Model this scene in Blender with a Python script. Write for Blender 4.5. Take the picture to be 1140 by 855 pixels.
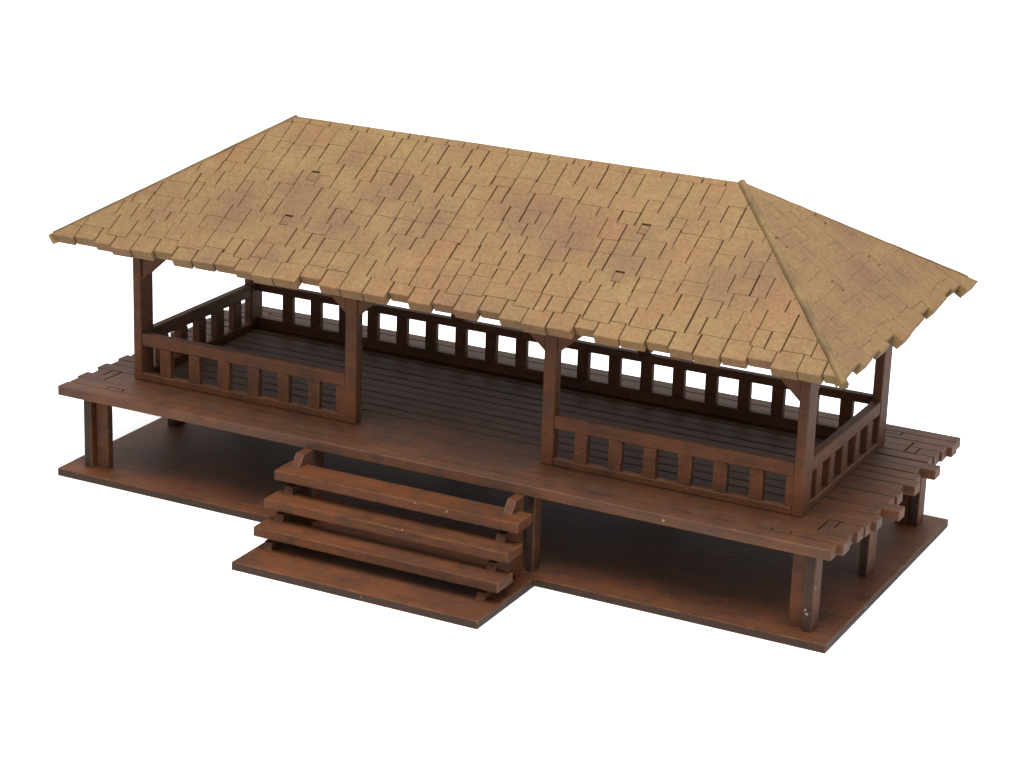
import bpy, bmesh, math, random
from mathutils import Vector, Matrix

for o in list(bpy.data.objects):
    bpy.data.objects.remove(o, do_unlink=True)
scene = bpy.context.scene
C = scene.collection

# ------------------------------------------------------------------ camera
cam_data = bpy.data.cameras.new("camera")
cam = bpy.data.objects.new("camera", cam_data)
C.objects.link(cam)
right = Vector((0.88656961, 0.46158229, 0.03059596))
up = Vector((-0.17112808, 0.26580321, 0.94871694))
fwd = Vector((-0.42977843, 0.84633944, -0.31464273))
pos = Vector((3.18689158, -6.32098808, 2.75939297))
M = Matrix((right, up, -fwd)).transposed().to_4x4()
M.translation = pos
cam.matrix_world = M
cam_data.sensor_width = 36.0
cam_data.lens = 2780.56547 / 1140.0 * 36.0
cam_data.shift_x = (570.0 - 551.0218) / 1140.0
cam_data.shift_y = -(427.5 - 413.7867) / 1140.0
cam_data.clip_start = 0.1
cam_data.clip_end = 200.0
scene.camera = cam

# ------------------------------------------------------------------ light: white studio tent, brightest overhead
world = bpy.data.worlds.new("World")
scene.world = world
world.use_nodes = True
wn, wl = world.node_tree.nodes, world.node_tree.links
wn.clear()
w_out = wn.new("ShaderNodeOutputWorld")
w_bg = wn.new("ShaderNodeBackground")
w_tc = wn.new("ShaderNodeTexCoord")
w_sep = wn.new("ShaderNodeSeparateXYZ")
w_ramp = wn.new("ShaderNodeValToRGB")
w_ramp.color_ramp.elements[0].position = 0.0
w_ramp.color_ramp.elements[0].color = (0.17, 0.174, 0.182, 1)
w_ramp.color_ramp.elements[1].position = 0.9
w_ramp.color_ramp.elements[1].color = (1.0, 1.0, 1.0, 1)
wl.new(w_tc.outputs["Generated"], w_sep.inputs[0])
wl.new(w_sep.outputs["Z"], w_ramp.inputs[0])
wl.new(w_ramp.outputs[0], w_bg.inputs["Color"])
wl.new(w_bg.outputs[0], w_out.inputs["Surface"])
w_bg.inputs["Strength"].default_value = 2.6


def softbox(name, loc, target, size, power, color=(1, 1, 1)):
    ld = bpy.data.lights.new(name, "AREA")
    ld.shape = "SQUARE"
    ld.size = size
    ld.energy = power
    ld.color = color
    lo = bpy.data.objects.new(name, ld)
    C.objects.link(lo)
    lo.location = loc
    lo.rotation_euler = (Vector(target) - Vector(loc)).to_track_quat("-Z", "Y").to_euler()
    return lo


softbox("softbox_lamp", (1.1, -2.3, 5.4), (0, 0, 0.3), 3.0, 560.0, (1.0, 0.97, 0.93))

scene.view_settings.view_transform = "Standard"
scene.view_settings.look = "None"
scene.view_settings.exposure = 0.0
scene.view_settings.gamma = 1.0
scene.view_settings.use_curve_mapping = False

# ------------------------------------------------------------------ root thing
root = bpy.data.objects.new("wooden_pavilion", None)
C.objects.link(root)
root["label"] = "brown wooden model pavilion with tan shingled hip roof, raised plank deck and front steps"
root["category"] = "model building"


# ------------------------------------------------------------------ materials
class NT:
    def __init__(self, name):
        self.m = bpy.data.materials.new(name)
        self.m.use_nodes = True
        self.n = self.m.node_tree.nodes
        self.l = self.m.node_tree.links
        self.n.clear()
        self.out = self.n.new("ShaderNodeOutputMaterial")
        self.b = self.n.new("ShaderNodeBsdfPrincipled")
        self.l.new(self.b.outputs[0], self.out.inputs[0])
        tc = self.n.new("ShaderNodeTexCoord")
        tc.object = root
        self.co = tc.outputs["Object"]

    def noise(self, scale, detail=3, rough=0.55, stretch=None, off=None):
        co = self.co
        if stretch or off:
            mp = self.n.new("ShaderNodeMapping")
            if stretch:
                mp.inputs["Scale"].default_value = stretch
            if off:
                mp.inputs["Location"].default_value = off
            self.l.new(co, mp.inputs[0])
            co = mp.outputs[0]
        t = self.n.new("ShaderNodeTexNoise")
        t.inputs["Scale"].default_value = scale
        t.inputs["Detail"].default_value = detail
        t.inputs["Roughness"].default_value = rough
        self.l.new(co, t.inputs["Vector"])
        return t.outputs["Fac"]

    def ramp(self, fac, lo, hi, a=0.0, b=1.0):
        r = self.n.new("ShaderNodeMapRange")
        r.interpolation_type = "SMOOTHSTEP"
        r.inputs["From Min"].default_value = lo
        r.inputs["From Max"].default_value = hi
        r.inputs["To Min"].default_value = a
        r.inputs["To Max"].default_value = b
        self.l.new(fac, r.inputs["Value"])
        return r.outputs[0]

    def mix(self, fac, a, b, mode="MIX"):
        x = self.n.new("ShaderNodeMix")
        x.data_type = "RGBA"
        x.blend_type = mode
        for sock, v in ((x.inputs[0], fac), (x.inputs[6], a), (x.inputs[7], b)):
            if isinstance(v, (int, float)):
                sock.default_value = v
            elif isinstance(v, tuple):
                sock.default_value = (*v, 1) if len(v) == 3 else v
            else:
                self.l.new(v, sock)
        return x.outputs[2]

    def math(self, op, a, b=None):
        x = self.n.new("ShaderNodeMath")
        x.operation = op
        for sock, v in ((x.inputs[0], a), (x.inputs[1], b)):
            if v is None:
                continue
            if isinstance(v, (int, float)):
                sock.default_value = v
            else:
                self.l.new(v, sock)
        return x.outputs[0]

    def edge(self, radius):
        bv = self.n.new("ShaderNodeBevel")
        bv.samples = 4
        bv.inputs["Radius"].default_value = radius
        g = self.n.new("ShaderNodeNewGeometry")
        d = self.n.new("ShaderNodeVectorMath")
        d.operation = "DOT_PRODUCT"
        self.l.new(bv.outputs[0], d.inputs[0])
        self.l.new(g.outputs["True Normal"], d.inputs[1])
        return d.outputs["Value"]

    def bump(self, h, strength, dist):
        bp = self.n.new("ShaderNodeBump")
        bp.inputs["Strength"].default_value = strength
        bp.inputs["Distance"].default_value = dist
        self.l.new(h, bp.inputs["Height"])
        self.l.new(bp.outputs[0], self.b.inputs["Normal"])

    def finish(self, col, rough=0.7, spec=0.3):
        if isinstance(col, tuple):
            self.b.inputs["Base Color"].default_value = (*col, 1)
        else:
            self.l.new(col, self.b.inputs["Base Color"])
        self.b.inputs["Roughness"].default_value = rough
        self.b.inputs["Specular IOR Level"].default_value = spec
        return self.m


CHIPS = [((-0.42, -0.528, 0.012), 0.009), ((0.765, -0.521, 0.275), 0.006), ((0.03, -0.871, 0.012), 0.008),
         ((1.25, -0.21, 0.014), 0.007), ((0.41, -0.333, 0.432), 0.005), ((0.375, -0.333, 0.436), 0.004),
         ((-1.16, -0.475, 0.2), 0.005), ((1.172, -0.476, 0.075), 0.008), ((1.168, -0.476, 0.088), 0.006),
         ((1.188, -0.46, 0.15), 0.006), ((-0.86, -0.333, 0.43), 0.005), ((0.62, -0.47, 0.29), 0.004),
         ((0.07, -0.65, 0.222), 0.005), ((-0.05, -0.76, 0.085), 0.004), ((-0.12, -0.705, 0.15), 0.004)]


def brown(name, a, b, c, rough=0.6, spec=0.15, wear=0.65, chips=True, grain=True):
    t = NT(name)
    n1 = t.ramp(t.noise(3.2, 6, 0.68), 0.38, 0.62)
    col = t.mix(n1, a, b)
    n2 = t.ramp(t.noise(14.0, 4, 0.65, off=(3, 1, 7)), 0.45, 0.72)
    col = t.mix(t.math("MULTIPLY", n2, 0.9), col, c)
    n3 = t.noise(230.0, 2, 0.6)
    col = t.mix(t.ramp(n3, 0.35, 0.68, 0.0, 0.75), col, (0.75, 0.72, 0.7), "MULTIPLY")
    if grain:
        n4 = t.noise(30.0, 5, 0.65, stretch=(0.10, 2.6, 1.2))
        col = t.mix(t.ramp(n4, 0.46, 0.7, 0.0, 0.5), col, (0.5, 0.46, 0.46), "MULTIPLY")
    # worn, paler arrises
    e = t.edge(0.007)
    wmask = t.math("MULTIPLY", t.ramp(e, 0.985, 0.80), t.ramp(t.noise(20.0, 4, 0.7, off=(5, 5, 5)), 0.40, 0.66))
    col = t.mix(t.math("MULTIPLY", wmask, wear), col, (0.17, 0.085, 0.032))
    # sparse dust flecks
    fl = t.ramp(t.noise(75.0, 1, 0.3, off=(9, 2, 4)), 0.80, 0.83)
    col = t.mix(t.math("MULTIPLY", fl, 0.55), col, (0.22, 0.15, 0.10))
    if chips:
        acc = None
        wob = t.noise(120.0, 3, 0.7)
        for p, r in CHIPS:
            d = t.n.new("ShaderNodeVectorMath")
            d.operation = "DISTANCE"
            t.l.new(t.co, d.inputs[0])
            d.inputs[1].default_value = p
            v = t.math("LESS_THAN", t.math("ADD", d.outputs["Value"], t.math("MULTIPLY", wob, 0.022)), r + 0.0075)
            acc = v if acc is None else t.math("MAXIMUM", acc, v)
        col = t.mix(t.math("MULTIPLY", acc, 0.8), col, (0.19, 0.13, 0.095))
    h = t.math("ADD", t.math("MULTIPLY", t.noise(170.0, 3, 0.6), 0.6), t.math("MULTIPLY", t.noise(22.0, 4, 0.6, stretch=(0.3, 2.5, 2.5)), 0.7))
    t.bump(h, 0.55, 0.004)
    return t.finish(col, rough, spec)


MAT_WOOD = brown("brown_painted_board", (0.079, 0.0265, 0.0098), (0.057, 0.0205, 0.0088), (0.040, 0.0180, 0.0095))
MAT_DECK = brown("brown_deck_board", (0.072, 0.0262, 0.0104), (0.051, 0.0203, 0.0094), (0.038, 0.0180, 0.0105), wear=0.4, spec=0.2)
MAT_EDGE = brown("dark_cut_edge", (0.029, 0.0150, 0.0098), (0.022, 0.0122, 0.0088), (0.034, 0.0155, 0.0092), wear=0.3, grain=False)
_t = NT("burnt_groove")
MAT_BURNT = _t.finish(_t.mix(_t.noise(30.0, 3), (0.010, 0.005, 0.003), (0.017, 0.009, 0.005)), 0.9, 0.1)


# purple-brown stains on the roof: centre and radius
STAINS = [((-0.713, -0.353, 0.888), 0.13),
          ((-0.538, -0.298, 0.921), 0.13),
          ((-0.459, -0.115, 1.03), 0.08),
          ((-0.378, -0.351, 0.889), 0.12),
          ((-0.268, -0.183, 0.989), 0.1),
          ((-0.098, -0.293, 0.924), 0.13),
          ((0.181, -0.216, 0.969), 0.15),
          ((0.329, -0.259, 0.944), 0.15),
          ((0.544, -0.305, 0.917), 0.13),
          ((0.522, -0.223, 0.966), 0.09),
          ((0.813, -0.344, 0.893), 0.12),
          ((0.901, -0.282, 0.93), 0.14),
          ((-0.31, -0.224, 0.965), 0.08),
          ((-0.509, -0.489, 0.807), 0.1),
          ((0.968, 0.232, 0.949), 0.1),
          ((1.069, 0.074, 0.884), 0.12),
          ((1.128, 0.215, 0.846), 0.08)]


def roof_mat(name, tint=1.0, burn=0.0):
    t = NT(name)
    T = lambda c: tuple(v * tint for v in c)
    base = t.mix(t.ramp(t.noise(5.0, 4, 0.6), 0.35, 0.65), T((0.128, 0.080, 0.0330)), T((0.120, 0.068, 0.0290)))
    base = t.mix(t.ramp(t.noise(9.0, 4, 0.6, off=(2, 8, 1)), 0.5, 0.72, 0, 0.75), base, T((0.146, 0.094, 0.036)))
    orange = t.ramp(t.noise(4.2, 4, 0.6, off=(7, 3, 2)), 0.48, 0.72, 0, 0.7)
    base = t.mix(orange, base, T((0.140, 0.068, 0.029)))
    purple = t.ramp(t.noise(3.0, 6, 0.66, off=(11, 4, 6)), 0.5, 0.72, 0, 0.4)
    base = t.mix(purple, base, T((0.078, 0.040, 0.027)))
    wob = t.noise(11.0, 5, 0.7, off=(3, 6, 2))
    acc = None
    for p, r in STAINS:
        d = t.n.new("ShaderNodeVectorMath")
        d.operation = "DISTANCE"
        t.l.new(t.co, d.inputs[0])
        d.inputs[1].default_value = p
        v = t.ramp(t.math("ADD", d.outputs["Value"], t.math("MULTIPLY", wob, 0.22)), r * 1.25 + 0.11, r * 0.35 + 0.06)
        acc = v if acc is None else t.math("MAXIMUM", acc, v)
    base = t.mix(t.math("MULTIPLY", acc, 0.68), base, T((0.086, 0.046, 0.026)))
    g = t.noise(95.0, 3, 0.7)
    base = t.mix(t.ramp(g, 0.35, 0.7, 0.0, 0.6), base, (0.62, 0.57, 0.52), "MULTIPLY")
    base = t.mix(t.ramp(t.noise(160.0, 2, 0.6, off=(4, 4, 4)), 0.55, 0.8, 0.0, 0.25), base, T((0.20, 0.125, 0.05)))
    # faint growth-ring grain
    w = t.n.new("ShaderNodeTexWave")
    w.wave_type = "RINGS"
    w.rings_direction = "Z"
    w.inputs["Scale"].default_value = 16.0
    w.inputs["Distortion"].default_value = 9.0
    w.inputs["Detail"].default_value = 2.0
    w.inputs["Detail Scale"].default_value = 0.8
    t.l.new(t.co, w.inputs["Vector"])
    wm = t.math("MULTIPLY", t.ramp(w.outputs["Fac"], 0.55, 0.95), t.ramp(t.noise(6.0, 2, off=(1, 9, 3)), 0.5, 0.7, 0, 0.28))
    base = t.mix(wm, base, T((0.085, 0.047, 0.021)))
    if burn:
        base = t.mix(burn, base, (0.03, 0.017, 0.008))
    h = t.math("ADD", t.math("MULTIPLY", t.noise(150.0, 3, 0.65), 0.7), t.math("MULTIPLY", t.noise(40.0, 3), 0.5))
    t.bump(h, 0.5, 0.004)
    return t.finish(base, 0.78, 0.2)


_t = NT("scorched_shingle_joint")
MAT_JOINT = _t.finish(_t.mix(_t.noise(30.0, 3), (0.020, 0.010, 0.005), (0.034, 0.017, 0.007)), 0.9, 0.1)
MAT_ROOF = roof_mat("tan_painted_shingle", 0.97)
MAT_TAB = roof_mat("greyish_tab_end", 0.92, 0.05)
MAT_CAP = NT("olive_hip_strip")
_c = MAT_CAP.mix(MAT_CAP.ramp(MAT_CAP.noise(10.0, 4), 0.35, 0.65), (0.100, 0.063, 0.022), (0.060, 0.036, 0.014))
_c = MAT_CAP.mix(MAT_CAP.ramp(MAT_CAP.noise(120.0, 3), 0.4, 0.7, 0, 0.5), _c, (0.6, 0.55, 0.45), "MULTIPLY")
MAT_CAP.bump(MAT_CAP.noise(90.0, 3), 0.4, 0.004)
MAT_CAP = MAT_CAP.finish(_c, 0.7, 0.25)
_t = NT("white_paper")
_t.bump(_t.noise(300.0, 2), 0.05, 0.001)
MAT_WHITE = _t.finish(_t.mix(_t.noise(2.0, 2), (0.78, 0.78, 0.78), (0.80, 0.80, 0.80)), 0.9, 0.1)


# ------------------------------------------------------------------ mesh helpers
def link(name, bm, mats, parent=root, smooth=False):
    me = bpy.data.meshes.new(name)
    bm.normal_update()
    bm.to_mesh(me)
    bm.free()
    for m in (mats if isinstance(mats, (list, tuple)) else [mats]):
        me.materials.append(m)
    if smooth:
        for p in me.polygons:
            p.use_smooth = True
    o = bpy.data.objects.new(name, me)
    C.objects.link(o)
    if parent is not None:
        o.parent = parent
    return o


def merge(dst, src):
    """append bmesh src into dst, freeing src"""
    vm = {}
    for v in src.verts:
        vm[v] = dst.verts.new(v.co)
    for f in src.faces:
        try:
            nf = dst.faces.new([vm[v] for v in f.verts])
            nf.material_index = f.material_index
            nf.smooth = f.smooth
        except ValueError:
            pass
    src.free()


def prism(poly, frame, n0, n1, bevel=0.0, seg=1, mi=0, side_mi=None):
    """solid from polygon [(a,b)] laid in frame=(origin, A, B, N), from n0 to n1 along N"""
    O, A, B, N = frame
    bm = bmesh.new()
    lo = [bm.verts.new(O + A * a + B * b + N * n0) for a, b in poly]
    hi = [bm.verts.new(O + A * a + B * b + N * n1) for a, b in poly]
    n = len(poly)
    f = bm.faces.new(hi); f.material_index = mi
    f = bm.faces.new(list(reversed(lo))); f.material_index = mi
    for i in range(n):
        j = (i + 1) % n
        f = bm.faces.new((lo[i], lo[j], hi[j], hi[i]))
        f.material_index = mi if side_mi is None else side_mi
    bmesh.ops.recalc_face_normals(bm, faces=bm.faces)
    if bevel:
        bmesh.ops.bevel(bm, geom=list(bm.edges), offset=bevel, segments=seg, affect="EDGES", clamp_overlap=True, profile=0.6)
    return bm


XY = lambda z=0: (Vector((0, 0, z)), Vector((1, 0, 0)), Vector((0, 1, 0)), Vector((0, 0, 1)))
XZ = lambda y=0: (Vector((0, y, 0)), Vector((1, 0, 0)), Vector((0, 0, 1)), Vector((0, 1, 0)))
YZ = lambda x=0: (Vector((x, 0, 0)), Vector((0, 1, 0)), Vector((0, 0, 1)), Vector((1, 0, 0)))


def box(x0, x1, y0, y1, z0, z1, bevel=0.003, seg=1, mi=0, side_mi=None):
    return prism([(x0, y0), (x1, y0), (x1, y1), (x0, y1)], XY(), z0, z1, bevel, seg, mi, side_mi)


def rough_edges(bm, amt, seed):
    r = random.Random(seed)
    for v in bm.verts:
        v.co += Vector((r.uniform(-amt, amt), r.uniform(-amt, amt), r.uniform(-amt, amt) * 0.5))
    return bm


def clip_half(poly, nx, ny, d):
    """keep nx*x+ny*y <= d"""
    out = []
    for i in range(len(poly)):
        p, q = poly[i], poly[(i + 1) % len(poly)]
        sp, sq = nx * p[0] + ny * p[1] - d, nx * q[0] + ny * q[1] - d
        if sp <= 0:
            out.append(p)
        if (sp < 0 < sq) or (sq < 0 < sp):
            t = sp / (sp - sq)
            out.append((p[0] + (q[0] - p[0]) * t, p[1] + (q[1] - p[1]) * t))
    clean = []
    for p in out:
        if not clean or math.hypot(p[0] - clean[-1][0], p[1] - clean[-1][1]) > 1e-5:
            clean.append(p)
    if len(clean) > 1 and math.hypot(clean[0][0] - clean[-1][0], clean[0][1] - clean[-1][1]) < 1e-5:
        clean.pop()
    return clean


def area(poly):
    return 0.5 * sum(poly[i][0] * poly[(i + 1) % len(poly)][1] - poly[(i + 1) % len(poly)][0] * poly[i][1] for i in range(len(poly)))


def cut_rect(poly, r):
    """poly minus rect r=(a0,a1,b0,b1): list of pieces"""
    a0, a1, b0, b1 = r
    xs, ys = [p[0] for p in poly], [p[1] for p in poly]
    if max(xs) <= a0 or min(xs) >= a1 or max(ys) <= b0 or min(ys) >= b1:
        return [poly]
    mid = clip_half(clip_half(poly, -1, 0, -a0), 1, 0, a1)
    parts = [clip_half(poly, 1, 0, a0), clip_half(poly, -1, 0, -a1)]
    if len(mid) > 2:
        parts += [clip_half(mid, 0, 1, b0), clip_half(mid, 0, -1, -b1)]
    return [p for p in parts if len(p) > 2 and abs(area(p)) > 1e-6]


# ------------------------------------------------------------------ dimensions
BX, BY, BT = 1.25, 0.528, 0.025        # base plate
SX, SY = 0.391, 0.871                  # step platform of the base
DX, DY, DZ, DT = 1.245, 0.521, 0.290, 0.030   # deck
PX, PY = 1.091, 0.344                  # outer faces of the walls
TH = 0.029                             # board thickness
RZ0, RZ1, RZ = 0.314, 0.401, 0.441     # opening bottom, opening top, rail top
RH, EZ, EX, EY, RR = 1.098, 0.769, 1.25, 0.553, 0.733   # roof

# ------------------------------------------------------------------ the surface it stands on
bm = bmesh.new()
bmesh.ops.create_grid(bm, x_segments=4, y_segments=4, size=30.0)
ground = link("ground", bm, MAT_WHITE, None)
ground["kind"] = "structure"

# ------------------------------------------------------------------ base plate
foot = [(-BX, -BY), (-SX, -BY), (-SX, -SY), (SX, -SY), (SX, -BY), (BX, -BY), (BX, BY), (-BX, BY)]
link("base_plate", prism(foot, XY(), 0.0005, BT, 0.003, 2, 0, 1), [MAT_WOOD, MAT_EDGE])

# ------------------------------------------------------------------ legs
def leg(name, polys, z0=BT - 0.001, z1=DZ - DT - 0.0005):
    bm = bmesh.new()
    for p in polys:
        b = prism(p, XY(), z0, z1, 0.0025)
        if p is polys[-1]:          # sawn end grain of the outer board
            b.normal_update()
            for f in b.faces:
                if abs(f.normal.y) > 0.9:
                    f.material_index = 1
        merge(bm, b)
    return link(name, bm, [MAT_WOOD, MAT_EDGE])


def rect(x0, x1, y0, y1):
    return [(min(x0, x1), min(y0, y1)), (max(x0, x1), min(y0, y1)), (max(x0, x1), max(y0, y1)), (min(x0, x1), max(y0, y1))]


for sx in (1, -1):
    leg("leg", [rect(sx * 1.114, sx * 1.1575, -0.452, -0.424), rect(sx * 1.160, sx * 1.188, -0.474, -0.418)])
    leg("leg", [rect(sx * 1.162, sx * 1.188, -0.030, 0.038)])
    leg("leg", [rect(sx * 1.114, sx * 1.1575, 0.425, 0.452), rect(sx * 1.160, sx * 1.188, 0.418, 0.474)])
    leg("leg", [rect(sx * 0.343, sx * 0.367, -0.496, -0.450)])
    leg("leg", [rect(sx * 0.300, sx * 0.339, 0.452, 0.478), rect(sx * 0.341, sx * 0.367, 0.440, 0.486)])

# ------------------------------------------------------------------ deck
RIGHT = [1.243, 1.258, 1.250, 1.260, 1.264, 1.276, 1.256, 1.305, 1.258, 1.264, 1.248, 1.280, 1.264, 1.246, 1.289, 1.248, 1.252, 1.258, 1.272, 1.266]
LEFT = [1.247, 1.240, 1.250, 1.232, 1.252, 1.238, 1.250, 1.236, 1.256, 1.240, 1.250, 1.232, 1.268, 1.244, 1.236, 1.25, 1.24, 1.256, 1.238, 1.25]
g = 0.0034
H1, H2 = 0.0045, 0.03
# (x0,x1,y0,y1) laser-cut joints, seen as dark slits round tab ends
all_slots = []
for sx in (1, -1):
    for sy in (1, -1):
        for s in [(1.157, 1.1635, -0.405, -0.307), (1.190, 1.1955, -0.365, -0.307), (1.164, 1.1895, -0.3125, -0.307),
                  (1.056, 1.102, -0.4485, -0.4430), (1.050, 1.0555, -0.465, -0.4430), (1.1025, 1.108, -0.465, -0.4430)]:
            xs = sorted((sx * s[0], sx * s[1]))
            ys = sorted((-sy * s[2] * -1, -sy * s[3] * -1)) if sy == 1 else sorted((-s[2], -s[3]))
            all_slots.append((xs[0], xs[1], ys[0], ys[1]))
bm = bmesh.new()
rnd = random.Random(5)
NP = 20
pw = 2 * DY / NP
for k in range(NP):
    y0, y1 = -DY + k * pw, -DY + (k + 1) * pw
    gg = g * rnd.uniform(0.8, 1.25) * (0.6 if k < 4 else 1.5)
    a = y0 + (gg / 2 if k else 0)
    b = y1 - (gg / 2 if k < NP - 1 else 0)
    if k == 0:
        b = y1 - 0.0005
    dz = rnd.uniform(-0.0007, 0.0007)
    pieces = [[(-LEFT[k], a), (RIGHT[k], a), (RIGHT[k], b), (-LEFT[k], b)]]
    for s in all_slots:
        pieces = [q for p in pieces for q in cut_rect(p, s)]
    for p in pieces:
        full = len(pieces) == 1
        merge(bm, prism(p, XY(), DZ - DT + dz, DZ + dz, 0.0018 if full else 0.0, 1, 0))
# dark board seen through the engraved gaps
merge(bm, prism(rect(-1.215, 1.225, -DY + 0.01, DY - 0.01), XY(), DZ - DT + 0.004, DZ - 0.007, 0, 1, 1))
link("deck", bm, [MAT_DECK, MAT_BURNT])

# ------------------------------------------------------------------ steps
for z, y in ((0.228, -0.648), (0.159, -0.702), (0.0925, -0.758)):
    bm = bmesh.new()
    merge(bm, prism([(-0.391, y), (0.391, y), (0.391, y + 0.092), (-0.391, y + 0.092)], XY(), z - 0.029, z, 0.003, 2))
    link("step", bm, MAT_WOOD)
for x0 in (-0.366, 0.318):
    bm = bmesh.new()
    prof = [(-0.748, BT - 0.001), (-0.738, 0.046), (-0.704, 0.050), (-0.704, 0.070), (-0.690, 0.080), (-0.688, 0.0925), (-0.680, 0.113), (-0.646, 0.118),
            (-0.646, 0.138), (-0.638, 0.150), (-0.637, 0.159), (-0.629, 0.180), (-0.592, 0.185), (-0.592, 0.205), (-0.600, 0.215), (-0.598, 0.228),
            (-0.571, 0.262), (-0.5225, 0.262), (-0.5225, BT - 0.001), (-0.560, BT - 0.001), (-0.580, BT + 0.035), (-0.700, BT - 0.001)]
    merge(bm, prism(prof, YZ(), x0, x0 + 0.028, 0.0015))
    link("stringer", bm, MAT_WOOD)

# ------------------------------------------------------------------ walls: posts and railings
ROOF_K = (RH - EZ) / EY
ROOF_K2 = (RH - EZ) / (EX - RR)
def under_front(y):            # underside of the roof at this |y|
    return RH - ROOF_K * abs(y) - 0.036
def under_side(x):
    return RH - ROOF_K2 * (abs(x) - RR) - 0.036


def post(x0, x1, y0, y1, z0=DZ + 0.0005):
    zt = min(under_front(y) for y in (y0, y1))
    zt = min(zt, under_side(x0), under_side(x1))
    return link("post", box(x0, x1, y0, y1, z0, zt, 0.003), MAT_WOOD)


# corner posts belong to the end walls, their narrow ends show at the front
corner = {}
for sx in (1, -1):
    for sy in (1, -1):
        xs = sorted((sx * (PX - TH), sx * PX))
        ys = sorted((sy * PY, sy * (PY - 0.068)))
        p = post(xs[0], xs[1], ys[0], ys[1])
        corner[sx, sy] = p
        # end-wall brace, running along y under the eave
        yb = PY - 0.0685
        bm = prism([(sy * yb, 0.63), (sy * yb, 0.80), (sy * (yb - 0.13), 0.80), (sy * (yb - 0.13), 0.765)], YZ(), xs[0] + 0.001, xs[1] - 0.001, 0.002)
        link("brace", bm, MAT_WOOD, p)
        # front/back wall brace
        x = PX - TH - 0.0005
        y0 = sy * (PY - 0.009)
        ya, yb2 = sorted((y0, sy * (PY - 0.009 - TH)))
        bm = prism([(sx * x, 0.612), (sx * x, 0.83), (sx * (x - 0.19), 0.83), (sx * (x - 0.19), 0.785)], XZ(), ya, yb2, 0.002)
        link("brace", bm, MAT_WOOD, p)
for sx in (1, -1):
    xs = sorted((sx * 0.303, sx * 0.3415))
    p = post(xs[0], xs[1], -PY + 0.0005, -PY + 0.038)
    for dr in (1, -1):
        xe = xs[1] if dr == 1 else xs[0]
        xe += dr * 0.0005
        bm = prism([(xe, 0.624), (xe, 0.83), (xe + dr * 0.20, 0.83), (xe + dr * 0.20, 0.795)], XZ(), -PY + 0.005, -PY + 0.005 + TH, 0.002)
        link("brace", bm, MAT_WOOD, p)
for sx in (1, -1):              # back posts
    xs = sorted((sx * 0.303, sx * 0.3415))
    post(xs[0], xs[1], PY - 0.038, PY - 0.0005, RZ + 0.0005)
# plates under the roof
for sy in (1, -1):
    ys = sorted((sy * (PY - 0.042), sy * (PY - 0.072)))
    link("top_beam", box(-1.04, 1.04, ys[0], ys[1], 0.815, 0.855, 0.003), MAT_WOOD)


def baluster_mesh(w, t, along_x, seed, z0=RZ0, z1=RZ1):
    hw, ht = w / 2, t / 2
    if along_x:
        bm = box(-hw, hw, -ht, ht, z0 + 0.0005, z1 - 0.0005, 0.002)
    else:
        bm = box(-ht, ht, -hw, hw, z0 + 0.0005, z1 - 0.0005, 0.002)
    me = bpy.data.meshes.new("baluster")
    rough_edges(bm, 0.0010, seed)
    bm.to_mesh(me)
    bm.free()
    me.materials.append(MAT_WOOD)
    return me


MESH_X = [baluster_mesh(0.040, 0.022, True, s) for s in range(5)]
MESH_Y = [baluster_mesh(0.042, TH - 0.003, False, s + 9) for s in range(5)]
MESH_B = [baluster_mesh(0.039, 0.020, True, s + 20, 0.325, 0.415) for s in range(5)]
_brnd = random.Random(8)


def railing(a0, a1, c0, c1, mids, along_x, lo=RZ0, hi=RZ1, meshes=None):
    """a0..a1 the run, c0..c1 the thickness, mids the baluster centres"""
    bm = bmesh.new()
    for z0, z1 in ((DZ + 0.0006, lo), (hi, RZ)):
        if along_x:
            merge(bm, box(a0, a1, c0, c1, z0, z1, 0.003))
        else:
            merge(bm, box(c0, c1, a0, a1, z0, z1, 0.003))
    r = link("railing", bm, MAT_WOOD)
    src = None
    for m in mids:
        me = (meshes or (MESH_X if along_x else MESH_Y))[_brnd.randrange(5)]
        if src is None:
            src = bpy.data.objects.new("baluster", me)
            o = src
        else:
            o = src.copy()
            o.data = me
        C.objects.link(o)
        o.parent = r
        cm = (c0 + c1) / 2
        o.location = (m, cm, 0) if along_x else (cm, m, 0)
    return r


PI_ = 0.1055
yf0, yf1 = -PY + 0.0025, -PY + 0.0265
railing(-PX + TH + 0.0005, -0.342, yf0, yf1, [-0.363 + 0.0105] + [-0.363 - PI_ * k + 0.0185 for k in range(1, 7)], True)
railing(0.342, PX - TH - 0.0005, yf0, yf1, [0.408 + PI_ * k + 0.0180 for k in range(7)], True)
railing(-PX + TH + 0.0005, PX - TH - 0.0005, PY - 0.009 - TH, PY - 0.009, [-1.047 + 0.1067 * k + 0.0765 + 0.0235 for k in range(19)], True, 0.325, 0.415, MESH_B)
for sx in (1, -1):
    xs = sorted((sx * (PX - TH + 0.0005), sx * (PX - 0.001)))
    railing(-PY + 0.0685, PY - 0.0685, xs[0], xs[1], [-0.298 + 0.0655 + 0.1035 * k + 0.0185 for k in range(5)], False)

# ------------------------------------------------------------------ roof
class Panel:
    pass


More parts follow.
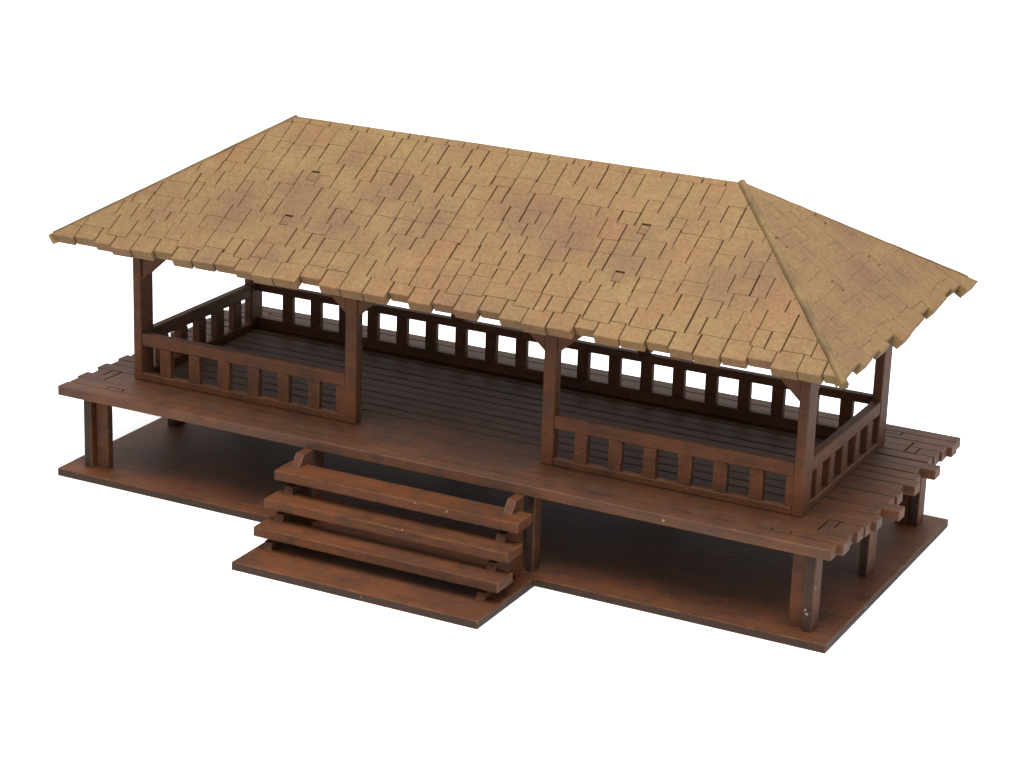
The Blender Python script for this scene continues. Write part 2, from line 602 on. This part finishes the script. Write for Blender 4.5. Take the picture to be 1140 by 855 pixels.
def tiles(bounds_rows, bottoms_rows):
    """cells of a shingled face. rows from ridge to eave. returns (poly,row)"""
    cells = []
    for r, (bs, bots) in enumerate(zip(bounds_rows, bottoms_rows)):
        for i in range(len(bots)):
            xa, xb, bot = bs[i], bs[i + 1], bots[i]
            if r == 0:
                top = [(xb, 0.0), (xa, 0.0)]
            else:
                pb, pbot = bounds_rows[r - 1], bottoms_rows[r - 1]
                segs = []
                for j in range(len(pbot)):
                    lo, hi = max(pb[j], xa), min(pb[j + 1], xb)
                    if hi - lo > 1e-6:
                        segs.append([lo, hi, pbot[j]])
                if not segs:
                    continue
                # slivers would fold over when the joint is cut
                while len(segs) > 1 and segs[0][1] - segs[0][0] < 0.007:
                    segs[1][0] = segs[0][0]; segs.pop(0)
                while len(segs) > 1 and segs[-1][1] - segs[-1][0] < 0.007:
                    segs[-2][1] = segs[-1][1]; segs.pop()
                top = []
                for lo, hi, s in reversed(segs):
                    top += [(hi, s), (lo, s)]
            cells.append(([(xa, bot), (xb, bot)] + top, r))
    return cells


def inset_cell(poly, gv, gh):
    xa, xb = min(p[0] for p in poly), max(p[0] for p in poly)
    bot = max(p[1] for p in poly)
    out = []
    for x, s in poly:
        nx = x + gv / 2 if abs(x - xa) < 1e-6 else (x - gv / 2 if abs(x - xb) < 1e-6 else x)
        ns = s - gh / 2 if abs(s - bot) < 1e-6 else s + gh / 2
        out.append((nx, ns))
    q = []
    for p in out:
        if not q or math.hypot(p[0] - q[-1][0], p[1] - q[-1][1]) > 1e-5:
            q.append(p)
    return q


def build_panel(frame, w_top, w_bot, S, eave_bounds, eave_offs, slots, seed, gv, gh, rows, roof):
    """frame: origin at ridge middle, A along the eave, B down the slope, N outward"""
    rnd = random.Random(seed)
    bounds, bots = [], []
    rowh = S / rows
    ext = w_bot + 0.2
    for r in range(rows):
        if r == rows - 1:
            b = list(eave_bounds)
            b[0], b[-1] = b[0] - 0.1, b[-1] + 0.1
            bounds.append(b)
            bots.append([S - o for o in eave_offs])
            continue
        b = [-ext]
        while b[-1] < ext:
            b.append(b[-1] + rnd.choice((0.050, 0.058, 0.066, 0.075, 0.09, 0.066)) * rnd.uniform(0.9, 1.1))
        # some joints line up with the row above
        if r and rnd.random() < 0.95:
            prev = bounds[r - 1]
            for i in range(1, len(b) - 1):
                near = min(prev, key=lambda v: abs(v - b[i]))
                if abs(near - b[i]) < 0.016 and b[i - 1] + 0.03 < near < b[i + 1] - 0.03:
                    b[i] = near + rnd.uniform(-0.003, 0.003)
        bounds.append(b)
        s0 = rowh * (r + 1) - (0.010 if r < rows - 2 else 0.002)
        if r == 0:
            bots.append([max(0.022, s0 * 0.55 + rnd.uniform(-0.003, 0.003)) for _ in range(len(b) - 1)])
        else:
            bots.append([s0 + rnd.choice((-0.011, -0.004, 0.0, 0.004, 0.011)) + rnd.uniform(-0.002, 0.002) for _ in range(len(b) - 1)])
    k = (w_bot - w_top) / S
    ln = math.hypot(1, k)
    marg = 0.002
    bm = bmesh.new()
    for poly, r in tiles(bounds, bots):
        p = inset_cell(poly, gv * rnd.choice((0.35, 0.6, 0.9, 1.0, 1.2)), gh * rnd.choice((0.0, 0.0, 0.06, 0.12, 0.25, 0.6)))
        p = clip_half(p, 1 / ln, -k / ln, (w_top) / ln - marg)
        if len(p) > 2:
            p = clip_half(p, -1 / ln, -k / ln, (w_top) / ln - marg)
        if len(p) < 3 or abs(area(p)) < 4e-5:
            continue
        pieces = [p]
        for s in slots:
            pieces = [q for pp in pieces for q in cut_rect(pp, s)]
        last = r == rows - 1
        dn = rnd.uniform(-0.0002, 0.0002)
        for q in pieces:
            if last:
                merge(bm, prism(q, frame, -0.0325 + dn, dn + 0.0004, 0.0036, 3, 0))
            else:
                merge(bm, prism(q, frame, -0.010, dn, 0.0009 if len(pieces) == 1 and len(q) == 4 else 0, 1, 0))
    o = link("shingle_face", bm, [MAT_ROOF, MAT_BURNT], roof)
    # dark board under the shingles
    sb = S - max(eave_offs) - 0.012
    wb = w_top + k * sb - 0.006
    sub = prism([(-w_top + 0.003, 0.004), (w_top - 0.003, 0.004), (wb, sb), (-wb, sb)] if w_top > 0.02 else [(0, 0.008), (wb, sb), (-wb, sb)], frame, -0.0320, -0.0048, 0, 1, 0)
    return o, sub


SF = math.hypot(EY, RH - EZ)
SE = math.hypot(EX - RR, RH - EZ)
def frame_front(sy):
    B = Vector((0, sy * EY, EZ - RH)).normalized()
    A = Vector((1, 0, 0)) if sy < 0 else Vector((-1, 0, 0))
    N = Vector((0, sy * (RH - EZ), EY)).normalized()
    return (Vector((0, 0, RH)), A, B, N)
def frame_end(sx):
    B = Vector((sx * (EX - RR), 0, EZ - RH)).normalized()
    A = Vector((0, 1, 0)) if sx > 0 else Vector((0, -1, 0))
    N = Vector((sx * (RH - EZ), 0, EX - RR)).normalized()
    return (Vector((sx * RR, 0, RH)), A, B, N)


EAVE_X = [-1.239, -1.160, -1.085, -1.024, -0.951, -0.878, -0.809, -0.738, -0.663, -0.592, -0.529, -0.459, -0.382, -0.311, -0.240, -0.167,
          -0.092, -0.024, 0.050, 0.120, 0.192, 0.261, 0.330, 0.405, 0.481, 0.544, 0.618, 0.693, 0.761, 0.833, 0.909, 0.979, 1.049, 1.122, 1.189, 1.249]
EAVE_PX = [4, 7, 3.5, 0, 2, 8, 0, 2, 4, 0, -3, -2, 10, 0, 0, 0, 9, 0, 5, 0, 8, 0, -2, -1, 8, 0, 1, 5, 1, -2, 3, 9, 0, 1, 4]
front_off = [v * 0.0021 for v in EAVE_PX]
rnd = random.Random(3)
back_b = [-1.25]
while back_b[-1] < 1.2:
    back_b.append(back_b[-1] + rnd.uniform(0.062, 0.08))
back_b.append(1.27)
back_off = [rnd.choice((0, 0, 0.004, 0.01, 0.03, -0.005)) for _ in range(len(back_b) - 1)]
END_B = [-0.553, -0.478, -0.405, -0.335, -0.262, -0.190, -0.118, -0.046, 0.028, 0.10, 0.172, 0.244, 0.316, 0.388, 0.452, 0.553]
END_OFF = [0.003, 0.010, -0.003, 0.005, -0.002, 0.014, -0.016, -0.008, -0.003, 0.014, -0.002, 0.003, 0.018, 0.010, -0.014]


def slot_rect(a, s, w=0.028, h=0.042):
    return (a - w / 2, a + w / 2, s - h / 2, s + h / 2)


f_s = [math.hypot(0.2, 0.2 * ROOF_K), math.hypot(0.362, 0.362 * ROOF_K)]
front_slots = [slot_rect(a, s) for a, s in ((-0.541, f_s[0]), (-0.533, f_s[1]), (0.525, f_s[0]), (0.525, f_s[1]))]
e_s = [0.175 * math.hypot(1, ROOF_K2), 0.335 * math.hypot(1, ROOF_K2)]
end_slots = [slot_rect(a, s, 0.016, 0.042) for a, s in ((-0.143, e_s[0]), (0.154, e_s[0]), (-0.120, e_s[1]), (0.178, e_s[1]))]

roof_bm = bmesh.new()
roof = link("roof", roof_bm, [MAT_JOINT])
subs = []
fr = frame_front(-1)
_, s_ = build_panel(fr, RR, EX, SF, EAVE_X, front_off, front_slots, 21, 0.0044, 0.0016, 11, roof); subs.append(s_)
fb = frame_front(1)
_, s_ = build_panel(fb, RR, EX, SF, back_b, back_off, front_slots, 22, 0.0044, 0.0016, 11, roof); subs.append(s_)
fe = frame_end(1)
_, s_ = build_panel(fe, 0.004, EY, SE, END_B, END_OFF, end_slots, 23, 0.0020, 0.0012, 12, roof); subs.append(s_)
fw = frame_end(-1)
_, s_ = build_panel(fw, 0.004, EY, SE, END_B, [max(0.002, v) for v in END_OFF], end_slots, 24, 0.0020, 0.0012, 12, roof); subs.append(s_)
bm = bmesh.new()
for s in subs:
    merge(bm, s)
bm.to_mesh(roof.data)
bm.free()

# rafter tabs showing in the slots
for frm, sl in ((fr, front_slots), (fb, front_slots)):
    for a0, a1, b0, b1 in sl:
        link("rafter_tab", prism(rect(a0 + 0.0015, a1 - 0.0015, b0 + 0.0065, b1 - 0.0025), frm, -0.012, -0.0002, 0.001), MAT_TAB, roof)
for frm, sl in ((fe, end_slots), (fw, end_slots)):
    for a0, a1, b0, b1 in sl:
        link("rafter_tab", prism(rect(a0 + 0.003, a1 - 0.001, b0 + 0.003, b1 - 0.003), frm, -0.012, -0.0005, 0.001), MAT_TAB, roof)

# hip strips
for sx in (1, -1):
    for sy in (1, -1):
        p0 = Vector((sx * (RR - 0.006), 0, RH))
        p1 = Vector((sx * EX, sy * EY, EZ))
        d = (p1 - p0).normalized()
        p0 = p0 - d * 0.002
        near = (sx, sy) == (1, -1)
        p1 = p1 + d * (0.014 if near else -0.022)
        n = (frame_front(sy)[3] + frame_end(sx)[3]).normalized()
        side = d.cross(n).normalized()
        n = side.cross(d).normalized()
        L = (p1 - p0).length
        hw, hh = (0.0108, 0.0095) if near else (0.0075, 0.0030)
        prof = [(-hw, -0.014), (hw, -0.014), (hw, hh - 0.0075), (hw * 0.65, hh - 0.0018), (0.0, hh), (-hw * 0.65, hh - 0.0018), (-hw, hh - 0.0075)]
        bm = bmesh.new()
        rr = random.Random(4 + sx + 3 * sy)
        rings = []
        NSEG = 24
        for i in range(NSEG + 1):
            c = p0 + d * (L * i / NSEG)
            jj, jn, sc = rr.uniform(-0.0006, 0.0006), rr.uniform(-0.0006, 0.0006), rr.uniform(0.95, 1.04)
            rings.append([bm.verts.new(c + side * (u * sc + jj) + n * (v + jn)) for u, v in prof])
        for i in range(NSEG):
            for j in range(len(prof)):
                q = (j + 1) % len(prof)
                bm.faces.new((rings[i][j], rings[i][q], rings[i + 1][q], rings[i + 1][j]))
        bm.faces.new(rings[0])
        bm.faces.new(list(reversed(rings[-1])))
        bmesh.ops.recalc_face_normals(bm, faces=bm.faces)
        link("hip_strip", bm, MAT_CAP, roof, smooth=False)
